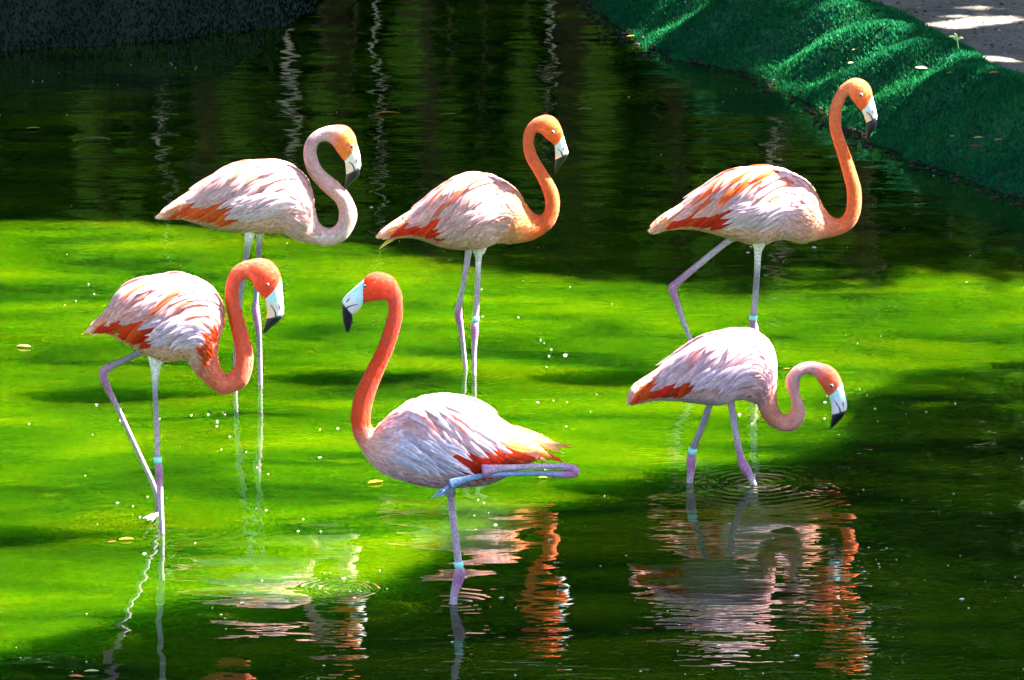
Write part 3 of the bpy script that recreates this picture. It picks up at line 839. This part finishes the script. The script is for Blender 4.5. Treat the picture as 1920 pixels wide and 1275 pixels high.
STREAKS = [(330,110,470,40,.08),(380,160,620,10,.09),(500,220,640,120,.03),(860,110,940,80,.05),(1000,190,1110,170,.13),(990,260,1200,240,.09),(880,240,980,200,.04),
           (1110,300,1330,260,.09),(1390,300,1560,330,.09),(1560,340,1900,378,.04),(1040,90,1180,95,.06),(1400,228,1480,225,.05),(1600,240,1920,235,.10),(1620,90,1850,60,.15),(1320,130,1420,130,.07)]
STR_W = []
tv = TURF_V.reshape(-1, 3)
def on_surface(px, py, z_of):
    z = 0.2
    for _ in range(14):
        g = G(px, py, z); z = 0.5 * z + 0.5 * z_of(g.x, g.y)
    return G(px, py, z)
def turf_z(x, y):
    d = (tv[:, 0] - x) ** 2 + (tv[:, 1] - y) ** 2
    return float(tv[np.argmin(d), 2])
for k_, (x0, y0, x1, y1, rr_) in enumerate(STREAKS):
    a_ = on_surface(1060 + x0 / 2.2326, y0 / 2.2326, turf_z); b_ = on_surface(1060 + x1 / 2.2326, y1 / 2.2326, turf_z)
    STR_W.append((a_.x - KX * a_.z, a_.y - KY * a_.z, b_.x - KX * b_.z, b_.y - KY * b_.z, rr_ + 0.03))
_rs = random.Random(5)
for _ in range(40):
    px_, py_ = _rs.uniform(1400, 1920), _rs.uniform(-10, 170)
    if py_ > 20 + (px_ - 1480) * 0.36: continue
    g_ = G(px_, py_, 0.4); l_ = _rs.uniform(0.02, 0.25)
    STR_W.append((g_.x - KX * .4, g_.y - KY * .4, g_.x - KX * .4 + l_, g_.y - KY * .4 + _rs.uniform(-.06, .06), _rs.uniform(0.02, 0.07)))
def allowed(p):
    """True where a leaf may hang: its shadow keeps off the sun-lit part of the pond and off the sun-lit birds"""
    x = p[:, 0] - KX * p[:, 2]; y = p[:, 1] - KY * p[:, 2]
    ok = y > np.interp(x, rear_w[:, 0], rear_w[:, 1])
    ok |= in_poly(x, y, front_w)
    ok |= (x > 3.4) | (y < 14.5) | (x < -4.6)
    for (dx, dy, r) in SHADOW_DISKS:
        ok &= (x - dx) ** 2 + (y - dy) ** 2 > r * r
    for (ax, ay, bx, by, r) in STR_W:
        ex, ey = bx - ax, by - ay
        t = np.clip(((x - ax) * ex + (y - ay) * ey) / (ex * ex + ey * ey), 0, 1)
        ok &= np.hypot(x - ax - t * ex, y - ay - t * ey) > r
    return ok

# ------------------------------------------------------------------ trees
def leaf_cloud(ells, n_clump, per, leaf, spread, test=True, cols=((0.02, 0.055, 0.008), (0.045, 0.11, 0.014)), flat=0.6):
    c = []
    vols = np.array([e[3] * e[4] * e[5] for e in ells]); vols = vols / vols.sum()
    for e, f in zip(ells, vols):
        k = int(n_clump * f) + 1
        d = rng.normal(size=(k, 3)); d /= np.linalg.norm(d, axis=1)[:, None]
        rr = rng.uniform(0.15, 1, k) ** 0.5
        c.append(np.array(e[:3]) + d * rr[:, None] * np.array(e[3:]))
    c = np.concatenate(c)
    tint = rng.uniform(0, 1, len(c))
    p = (c[:, None] + rng.normal(size=(len(c), per, 3)) * np.array((spread, spread, spread * flat))).reshape(-1, 3)
    tint = np.repeat(tint, per)
    if test:
        k = allowed(p); p = p[k]; tint = tint[k]
    n = len(p)
    a = rng.normal(size=(n, 3)); a /= np.linalg.norm(a, axis=1)[:, None]
    b_ = np.cross(a, rng.normal(size=(n, 3))); b_ /= np.linalg.norm(b_, axis=1)[:, None]
    s = leaf * rng.uniform(0.6, 1.2, (n, 1))
    v = np.empty((n, 4, 3))
    v[:, 0] = p - a * s; v[:, 1] = p + b_ * s * 0.55; v[:, 2] = p + a * s; v[:, 3] = p - b_ * s * 0.55
    col = np.array(cols[0]) * (1 - tint[:, None]) + np.array(cols[1]) * tint[:, None]
    col = col * rng.uniform(0.7, 1.25, (n, 1))
    return v.reshape(-1, 3), np.arange(n * 4).reshape(-1, 4), np.repeat(col, 4, 0)
def tree_wood(root, base, top, r0, ells, limbs=7):
    b0, t0 = np.array(base, float), np.array(top, float)
    pts = [b0 + (t0 - b0) * f + np.array((math.sin(f * 5 + b0[0]) * 0.18, math.cos(f * 4 + b0[1]) * 0.15, 0)) * (f > 0) for f in np.linspace(0, 1, 9)]
    vs, fs = tube(pts, [r0 * (1.35 if i == 0 else 1 - 0.085 * i) for i in range(9)], 12)
    mesh_obj('trunk', vs, fs, M_BARK, root)
    for k in range(limbs):
        e = ells[k % len(ells)]
        f = random.uniform(0.45, 0.95)
        s = pts[int(f * 8)]
        d = np.array(e[:3]) + rng.normal(size=3) * np.array(e[3:]) * 0.45
        mid = (s + d) / 2 + np.array((0, 0, 0.4))
        q = crom(np.array([s, mid, d]), 5)
        vs, fs = tube(q, np.linspace(r0 * 0.45, 0.02, len(q)), 7)
        mesh_obj('branch', vs, fs, M_BARK, root)
def tree(label, base, r0, ells, n_clump, per=26, leaf=0.13, spread=0.34, group='trees standing round the pond', test=True, cols=((0.02, 0.055, 0.008), (0.045, 0.11, 0.014))):
    z0 = float(ground_h(np.array([base[0]]), np.array([base[1]]))[0]) - 0.05
    root = empty('tree', (base[0], base[1], z0))
    tag(root, label, 'tree', group)
    e0 = ells[0]
    tree_wood(root, (base[0], base[1], z0), (e0[0] * 0.5 + base[0] * 0.5, e0[1] * 0.5 + base[1] * 0.5, e0[2] + 0.5), r0, ells)
    v, f, c = leaf_cloud(ells, n_clump, per, leaf, spread, test, cols)
    o = mesh_obj('crown', v, f, M_LEAF, root, c, smooth=False)
    o['kind'] = 'stuff'
    return root
# trees on the right bank whose crowns shade the far half of the pond (trunks stand right of the picture)
def cr(gx, gy, z, rx=2.5, ry=2.4, rz=1.2):
    z = z - 2.0
    return (gx + KX * z, gy + KY * z, z, rx, ry, rz)
tree('broad tree on the sandy ground right of the turf bank, shading the far water', (8.6, 27.6), 0.24,
     [cr(-2.2, 25.6, 9.6), cr(0.4, 25.0, 9.8), cr(1.6, 28.2, 10.2), cr(3.6, 25.2, 9.6)], 2100)
tree('leaning tree further back on the right bank above the narrow water', (7.6, 33.0), 0.24,
     [cr(-1.6, 29.4, 10.2), cr(-4.8, 28.2, 9.6), cr(-2.2, 33.4, 10.4), cr(0.9, 32.6, 10.8), cr(-0.6, 36.8, 10.6)], 2700)
tree('second row tree on the sand to the right, crown above the turf', (11.8, 30.5), 0.22,
     [cr(4.6, 29.0, 9.6), cr(3.4, 33.0, 10.2)], 700)
tree('tree overhanging the near right side of the pond and shading its front', (9.6, 18.6), 0.24,
     [cr(0.9, 16.7, 8.8), cr(2.8, 18.4, 9.2), cr(-0.8, 15.2, 8.6), cr(2.6, 15.8, 8.8), cr(4.4, 18.2, 9.0)], 1700)
tree('wide crowned tree added on the left bank to block sky light over far water', (-7.4, 28.6), 0.26,  # unseen canopy, added to cut sky light on the shaded far water
     [(-5.6, 25.4, 9.4, 2.6, 2.6, 1.1), (-2.6, 24.6, 9.6, 2.6, 2.6, 1.1), (0.6, 24.2, 9.6, 2.6, 2.4, 1.0), (-4.4, 29.4, 9.6, 2.8, 2.8, 1.1), (-1.0, 29.0, 9.8, 2.8, 2.8, 1.1), (-3.0, 33.6, 9.8, 3.0, 2.8, 1.1), (1.0, 33.0, 10, 2.8, 2.6, 1.0)], 2500)
tree('wide crowned tree added on the left shore to block overhead sky light', (-8.6, 20.6), 0.26,  # unseen overhead crown, added only to hold back sky light
     [(-6.2, 20.4, 9.0, 2.6, 2.6, 1.0), (-3.4, 21.2, 9.2, 2.4, 2.4, 1.0), (-0.8, 20.6, 9.4, 2.2, 2.2, 0.9), (-6.0, 16.4, 9.0, 2.6, 2.6, 1.0)], 1100)
tree('tree added on the left shore to block sky light', (-10.5, 22.0), 0.24, [(-10.5, 22.5, 8.5, 3.4, 4.0, 2.6)], 260, test=False)  # added out of view as an occluder for the left sky
# wood on the far shore: copies share their meshes
def copy_tree(o, loc, rz, label, sc=1.0, parent=None):
    c = o.copy(); COL.objects.link(c); c.parent = parent
    if parent is None:
        c.location = loc; c.rotation_euler = (0, 0, rz); c.scale = (sc, sc, sc); c['label'] = label
    for ch in [x for x in bpy.data.objects if x.parent == o]: copy_tree(ch, None, 0, None, 1.0, c)
    return c
FAR = []
for k, (x, y) in enumerate(((-0.9, 45.5), (3.4, 44.5))):
    FAR.append(tree('dark trunked tree added behind the far shore to shade the bushes', (x, y), 0.17 + 0.05 * k,
        [(x, y, 9.5, 2.6, 2.4, 3.4), (x + 0.8, y - 0.4, 6.4, 1.8, 1.6, 1.3)], 300, leaf=0.17, spread=0.4, group='wood on the far shore', test=False))
kinds = ['dark trunked tree in the wood on the far shore', 'thin trunked tree in the wood on the far shore']
spots = [(-13, 47, 1.1), (-10.4, 45.5, 1), (-8.2, 48, 1.2), (-6.1, 46, .95), (-4.4, 49, 1.15), (-3.0, 46.4, .9), (-2.0, 50, 1.2), (0.5, 48.5, 1.1), (1.6, 46.2, .85), (2.6, 50.5, 1.2),
         (4.9, 48, 1.1), (6.3, 45.5, 1), (8.2, 48, 1.1), (10.4, 46, 1.05), (13, 48, 1.15)]
for i, (x, y, sc) in enumerate(spots):
    copy_tree(FAR[i % 2], (x, y, 0.35), random.uniform(0, 6.28), 'dark trunked tree added behind the far shore to shade the bushes', sc)
for i, (x, y, sc) in enumerate([(-11, 15, 1.1), (-10.5, 27, 1.15), (-9.5, 36, 1.1), (-12.5, 42, 1.2), (-9, 8, 1.0), (-14, 20, 1.3), (-13.5, 32, 1.3), (20.5, 22, 1.2), (21, 30, 1.2), (19.5, 13, 1.1), (21, 37, 1.3), (17, 43, 1.1)]):  # unseen side trees, added to shut low sky light off the water
    t_ = copy_tree(FAR[i % 2], (x, y, 0.45), random.uniform(0, 6.28), 'x', sc)
    t_['group'] = 'trees added along the pond sides to block sky'
    t_['label'] = 'dark leafy tree added on the %s shore to block sky light' % ('left' if x < 0 else 'right')
for i in range(22):  # extra rows added so their crowns keep sun off the far bushes
    x, y = -6 + (i % 11) * 2.3 + (1.1 if i > 10 else 0), (54.0 if i < 11 else 59.0) + random.uniform(-.6, .6)
    copy_tree(FAR[i % 2], (x, y, 0.35), random.uniform(0, 6.28), 'dark trunked tree added behind the far shore to shade the bushes', random.uniform(1.05, 1.25))
def bush(x, y, r, h, cols):
    z0 = 0.4
    root = empty('bush', (x, y, z0))
    for q in range(4):
        d = np.array((x + random.uniform(-r, r) * 0.5, y + random.uniform(-r, r) * 0.4, z0 + h * 0.7))
        s = np.array((x, y, z0 - 0.1)); pth = crom(np.array([s, (s + d) / 2 + (0.1, 0, 0), d]), 4)
        vs, fs = tube(pth, np.linspace(0.05, 0.012, len(pth)), 6)
        mesh_obj('stem', vs, fs, M_BARK, root)
    v, f, c = leaf_cloud([(x, y, z0 + h * 0.5, r, r * 0.8, h * 0.55)], 190, 30, 0.19, 0.30, False, cols)
    o = mesh_obj('foliage', v, f, M_LEAF, root, c, smooth=False); o['kind'] = 'stuff'
    return root
b1 = bush(-5.5, 55, 2.0, 5.2, ((0.010, 0.024, 0.004), (0.02, 0.045, 0.008)))
tag(b1, 'dense bush behind the trees on the far shore', 'bush', 'bushes behind the far wood')
b2 = bush(1.2, 56, 1.7, 4.4, ((0.012, 0.03, 0.004), (0.03, 0.07, 0.010)))
tag(b2, 'dense bush behind the trees on the far shore', 'bush', 'bushes behind the far wood')
for i, (x, y, sc) in enumerate([(-16, 56, 1.3), (-12.5, 54, 1.2), (-9, 55.5, 1.25), (-2.2, 57, 1.1), (4.2, 55, 1.2), (7.4, 57, 1.2), (10.8, 55, 1.25), (14, 56, 1.3),
                                (-14, 62, 1.9), (-8.5, 63, 1.8), (-3.2, 62, 1.9), (2.9, 63, 1.8), (8.0, 62, 1.9), (13.5, 63, 1.9),
                                (-17, 71, 3.0), (-11, 72, 3.1), (-5.5, 71, 3.0), (-0.4, 72, 3.2), (5.2, 71, 3.0), (11, 72, 3.1), (17, 71, 3.0)] +
                               [(-7.2, 53.5, 1.5), (-3.9, 53, 1.4), (-0.6, 54, 1.5), (2.6, 53, 1.35), (6.0, 53.6, 1.5), (9.3, 53, 1.4), (-11, 53, 1.5), (12.8, 53.5, 1.5)]):
    copy_tree((b1, b2)[i % 2], (x, y, 0.4), random.uniform(0, 6.28), 'dense bush behind the trees on the far shore', sc)

M_PALE = simple_mat('pale_streak', (0.45, 0.43, 0.38), 0.8, 0.2)  # pale tone stands for sky between trunks, mirrored as white streaks
for i, (px_, yy, rr_, hh_) in enumerate([(540, 43.6, .045, 3.4), (706, 43.2, .016, 4.2), (1028, 43.8, .018, 3.2), (1462, 43.5, .045, 4.0), (1650, 44.5, .02, 4.6), (300, 44.0, .016, 4.2)]):  # invented stems, placed where bright sky streaks should reflect
    x_ = (px_ - 960) / FPX * yy
    root = empty('streak_sapling', (x_, yy, 0.35)); tag(root, 'slender pale stem added to stand for a sky gap in the reflection', 'streak_sapling', 'pale stems added for white reflected streaks')
    pp = [np.array((x_ + 0.05 * math.sin(k * 1.3 + i), yy, 0.3 + hh_ * k / 8)) for k in range(9)]
    vs, fs = tube(pp, [rr_ * (1 - .06 * k) for k in range(9)], 8); mesh_obj('trunk', vs, fs, M_PALE, root)
    v, f, c = leaf_cloud([(x_, yy, 0.3 + hh_, .5, .5, .5)], 14, 22, .07, .14, False); o = mesh_obj('crown', v, f, M_LEAF, root, c, smooth=False); o['kind'] = 'stuff'
for i, (px_, yy, zz, rr_, hh_) in enumerate([(440, 43.0, 2.5, .10, .5), (600, 42.8, 2.6, .06, .7), (1125, 42.8, 2.3, .08, .9), (1235, 43.4, 3.8, .07, .6), (1520, 43.0, 3.1, .07, .6), (230, 43.5, 3.4, .05, .6), (760, 43.3, 2.0, .07, .5), (150, 43.1, 2.8, .05, .7), (840, 43.4, 3.0, .04, 1.0), (905, 43.1, 3.9, .05, .6), (985, 42.9, 2.4, .05, .9), (1330, 43.2, 3.2, .04, .9), (1395, 43.6, 2.7, .05, .6), (1580, 43.2, 3.4, .06, .7), (1840, 43.3, 3.6, .06, .9), (500, 43.4, 3.9, .05, .5), (660, 43.0, 3.2, .04, .8)]):  # invented leaf columns, coloured bright to reflect as sunlit green streaks
    x_ = (px_ - 960) / FPX * yy
    root = empty('streak_shrub', (x_, yy, 0.35)); tag(root, 'tall thin column of bright leaves added for a lit streak in the reflection', 'streak_shrub', 'leaf columns added for green reflected streaks')
    pp = [np.array((x_ + 0.03 * math.sin(k * 1.7 + i), yy, 0.3 + (zz + hh_) * k / 8)) for k in range(9)]
    vs, fs = tube(pp, [.014] * 9, 6); mesh_obj('stem', vs, fs, M_BARK, root)
    v, f, c = leaf_cloud([(x_, yy, 0.3 + zz, rr_, rr_, hh_)], 26, 22, .05, .06, False, ((0.07, 0.22, 0.008), (0.14, 0.32, 0.02))); o = mesh_obj('foliage', v, f, M_LEAF, root, c, smooth=False); o['kind'] = 'stuff'

# ------------------------------------------------------------------ floating and fallen leaves, flecks
def leaf_obj(name, pos, size, ang, col, label, cat, group=None, flat=0.35, tilt=0.0, narrow=0.4):
    vs, fs, cs = [], [], []
    n = 6
    for i in range(n + 1):
        f = i / n
        hw = narrow * size * math.sin(PI * min(1, f * 0.96 + 0.02)) ** 0.8 * 0.5
        zc = 0.05 * size * math.sin(PI * f)
        for q in (-1, 0, 1):
            vs.append(((f - 0.5) * size, hw * q, zc + (abs(q) * 0.1 * size * flat)))
            cs.append(np.array(col) * (0.8 if q == 0 else 1.0))
    for i in range(n):
        for k in range(2): fs.append((i * 3 + k, i * 3 + k + 1, i * 3 + k + 4, i * 3 + k + 3))
    vs = np.array(vs)
    o = mesh_obj(name, vs, fs, M_DEBRIS, None, cs, loc=None)
    o.location = pos; o.rotation_euler = (tilt, 0, ang)
    tag(o, label, cat, group)
    return o
FL = [((62, 243), .085, 0.2, (0.35, 0.40, 0.02), 'olive green leaf floating on the dark water near the left edge'),
      ((180, 264), .17, -0.1, (0.20, 0.20, 0.10), 'long thin pale twig-like leaf floating on the dark water at the left'),
      ((45, 652), .065, -0.3, (0.75, 0.50, 0.25), 'pale tan leaf floating on bright green water at the left edge'),
      ((237, 1014), .055, 0.1, (0.85, 0.45, 0.03), 'yellow orange leaf floating just left of the lower left flamingo leg'),
      ((210, 1019), .03, 0.4, (0.25, 0.08, 0.05), 'tiny brown leaf floating left of the yellow orange leaf'),
      ((704, 907), .065, 0.5, (0.85, 0.40, 0.02), 'orange leaf floating left of the foreground flamingo breast'),
      ((728, 215), .14, 0.0, (0.65, 0.25, 0.02), 'long orange leaf floating on dark water between the two back flamingos'),
      ((840, 217), .10, 0.1, (0.30, 0.26, 0.03), 'dull yellow leaf floating right of the long orange leaf'),
      ((1097, 207), .09, 0.0, (0.25, 0.28, 0.05), 'olive leaf floating on dark water under the top bank'),
      ((1184, 70), .07, 0.3, (0.75, 0.60, 0.03), 'bright yellow leaf lying at the water edge of the turf bank'),
      ((1515, 179), .05, 0.2, (0.80, 0.40, 0.25), 'small salmon leaf at the foot of the turf bank left of the tallest flamingo'),
      ((1475, 694), .03, 0.2, (0.30, 0.14, 0.04), 'tiny brown leaf on green water above the feeding flamingo neck'),
      ((1033, 1015), .03, 0.9, (0.70, 0.62, 0.50), 'small pale leaf floating right of the foreground flamingo leg'),
      ((172, 1262), .05, 0.1, (0.75, 0.62, 0.35), 'pale yellow leaf floating at the bottom left'),
      ((143, 1272), .055, -0.2, (0.80, 0.22, 0.08), 'orange leaf floating at the very bottom left'),
      ((1018, 898), .035, 0.0, (0.70, 0.40, 0.03), 'tiny yellow leaf floating under the folded leg of the foreground flamingo')]
for (pxy, s, a, c, lab) in FL:
    g = G(*pxy)
    leaf_obj('floating_leaf', (g.x, g.y, 0.006), s, a, c, lab, 'leaf', 'leaves floating on the pond', narrow=0.16 if 'thin' in lab or 'long' in lab else 0.45)
TL = [((1834, 268), .06, .3, (0.55, 0.50, 0.12), 'pale yellow leaf lying on the lower turf right of the tallest flamingo'),
      ((1872, 272), .06, .6, (0.40, 0.20, 0.08), 'brown leaf lying on the turf right of the pale yellow leaf'),
      ((1785, 265), .05, 1.2, (0.20, 0.45, 0.30), 'green leaf lying on the lower turf slope'),
      ((1828, 284), .07, -.2, (0.20, 0.08, 0.05), 'dark brown leaf lying low on the turf near the water'),
      ((1607, 102), .06, .2, (0.60, 0.28, 0.12), 'tan leaf lying on the shaded turf above the tallest flamingo head'),
      ((1578, 76), .06, .1, (0.22, 0.07, 0.05), 'dark red leaf lying near the crest of the turf bank'),
      ((1727, 137), .075, -.5, (0.80, 0.66, 0.42), 'large cream leaf lying in the sunlit patch of turf'),
      ((1783, 146), .05, .4, (0.60, 0.35, 0.20), 'small rust leaf lying right of the cream leaf on the turf'),
      ((1864, 146), .07, .5, (0.45, 0.22, 0.10), 'rusty leaf lying near the top edge of the turf at the right'),
      ((1595, 127), .05, .9, (0.75, 0.40, 0.15), 'orange tan leaf lying on the turf left of the cream leaf')]
for (pxy, s, a, c, lab) in TL:
    g = on_surface(pxy[0], pxy[1], turf_z)
    leaf_obj('fallen_leaf', (g.x, g.y, g.z + 0.028), s, a, c, lab, 'leaf', 'fallen leaves on the turf', tilt=0.25)
SL = [((1540, 21), .09, .1, (0.35, 0.50, 0.60), 'pale blue grey leaf lying on the sand beside the turf crest'),
      ((1700, 22), .05, 1.1, (0.05, 0.10, 0.03), 'dark green sprig leaf lying on the sand at the top'),
      ((1795, 72), .10, .3, (0.22, 0.14, 0.06), 'dark curled leaf lying on the sand in front of the seedling'),
      ((1748, 61), .06, .5, (0.10, 0.08, 0.08), 'small black leaf lying on the sand below the turf crest line'),
      ((1590, 38), .06, .0, (0.40, 0.25, 0.20), 'reddish leaf lying on the sand just above the turf edge')]
def gz(x, y): return float(ground_h(np.array([x]), np.array([y]))[0])
for (pxy, s, a, c, lab) in SL:
    g = on_surface(pxy[0], pxy[1], gz)
    leaf_obj('sand_leaf', (g.x, g.y, g.z + 0.006), s, a, c, lab, 'leaf', 'leaves lying on the sand', tilt=0.15)
# seedling on the sand
g = on_surface(1796, 102, gz)
sd = empty('seedling', g)
tag(sd, 'small pale green seedling standing on the sand behind the turf crest at the right', 'seedling')
vs, fs = tube([g, g + Vector((0, 0, .05)), g + Vector((-.006, 0, .085))], [.004, .0035, .002], 6)
mesh_obj('stem', vs, fs, M_LEAF, sd, [(0.35, 0.5, 0.2)] * len(vs))
for (dx, dz) in ((-.05, .10), (.035, .09), (-.02, .12)):
    path = [np.array(g + Vector((-.004, 0, .08))) + np.array((dx, 0.005, dz - .08)) * f + np.array((0, 0, .012)) * math.sin(PI * f) for f in np.linspace(0, 1, 6)]
    vs, fs, cs = feather_strip(path, [np.array((0, -.8, .6))] * 6, 0.018, (0.25, 0.45, 0.12), (0.5, 0.6, 0.3), 0.7)
    mesh_obj('seedling_leaf', vs, fs, M_LEAF, sd, cs)

def flecks(name, n, x0, x1, y0, y1, rmin, rmax, label, dens=None):
    vs, fs = [], []
    for _ in range(n):
        px, py = random.uniform(x0, x1), random.uniform(y0, y1)
        if random.random() < 0.45 and vs:
            px, py = lx + random.gauss(0, 45), ly + random.gauss(0, 16)
        else: lx, ly = px, py
        g = G(px, py); r = random.uniform(rmin, rmax) * (2 if random.random() < 0.07 else 1)
        k = len(vs); sx = random.uniform(0.8, 1.8)
        for q in range(6):
            a = q * PI / 3 + random.uniform(-.3, .3)
            vs.append((g.x + math.cos(a) * r * sx, g.y + math.sin(a) * r, 0.0025))
        vs.append((g.x, g.y, 0.0025 + r * 0.6))
        for q in range(6): fs.append((k + q, k + (q + 1) % 6, k + 6))
    o = mesh_obj(name, vs, fs, M_FLECK, None, None, smooth=True)
    tag(o, label, 'flecks', kind='stuff')
flecks('floating_flecks', 340, -100, 2020, 110, 1290, 0.0012, 0.0042, 'tiny pale flecks of foam and pollen scattered over the pond surface')
# grit and small litter on the sand
gv, gf = [], []
for _ in range(2200):
    x, y = random.uniform(1.5, 5.5), random.uniform(24, 38)
    if pond_dist(np.array([x]), np.array([y]))[0] < 0.85: continue
    z = gz(x, y) - 0.012; r = random.uniform(.004, .016); k = len(gv)
    for q in range(5):
        a = q * 2 * PI / 5 + random.uniform(-.4, .4); gv.append((x + math.cos(a) * r * 1.3, y + math.sin(a) * r, z))
    gv.append((x, y, z + r * 0.9))
    for q in range(5): gf.append((k + q, k + (q + 1) % 5, k + 5))
for _ in range(900):
    i_ = rng.integers(0, TURF_V.shape[0]); j_ = rng.integers(0, 5)
    p_ = TURF_V[i_, j_] + rng.normal(0, .02, 3); z = max(p_[2], 0.003); r = random.uniform(.004, .018); k = len(gv)
    for q in range(5):
        a = q * 2 * PI / 5 + random.uniform(-.4, .4); gv.append((p_[0] + math.cos(a) * r * 1.3, p_[1] + math.sin(a) * r, z))
    gv.append((p_[0], p_[1], z + r * 0.9))
    for q in range(5): gf.append((k + q, k + (q + 1) % 5, k + 5))
n_edge = 900
cv_ = rng.choice([0.03, 0.06, 0.12, 0.35], len(gv) // 6)
cv_[-n_edge:] = rng.choice([0.008, 0.015, 0.03, 0.05], n_edge)
cc = np.repeat(cv_[:, None] * np.array((1.1, 0.95, 0.8)), 6, 0)
o = mesh_obj('sand_litter', gv, gf, M_DEBRIS, None, cc, smooth=False)
tag(o, 'small stones, chips and dark litter on the sand and along the turf waterline', 'litter', kind='stuff')
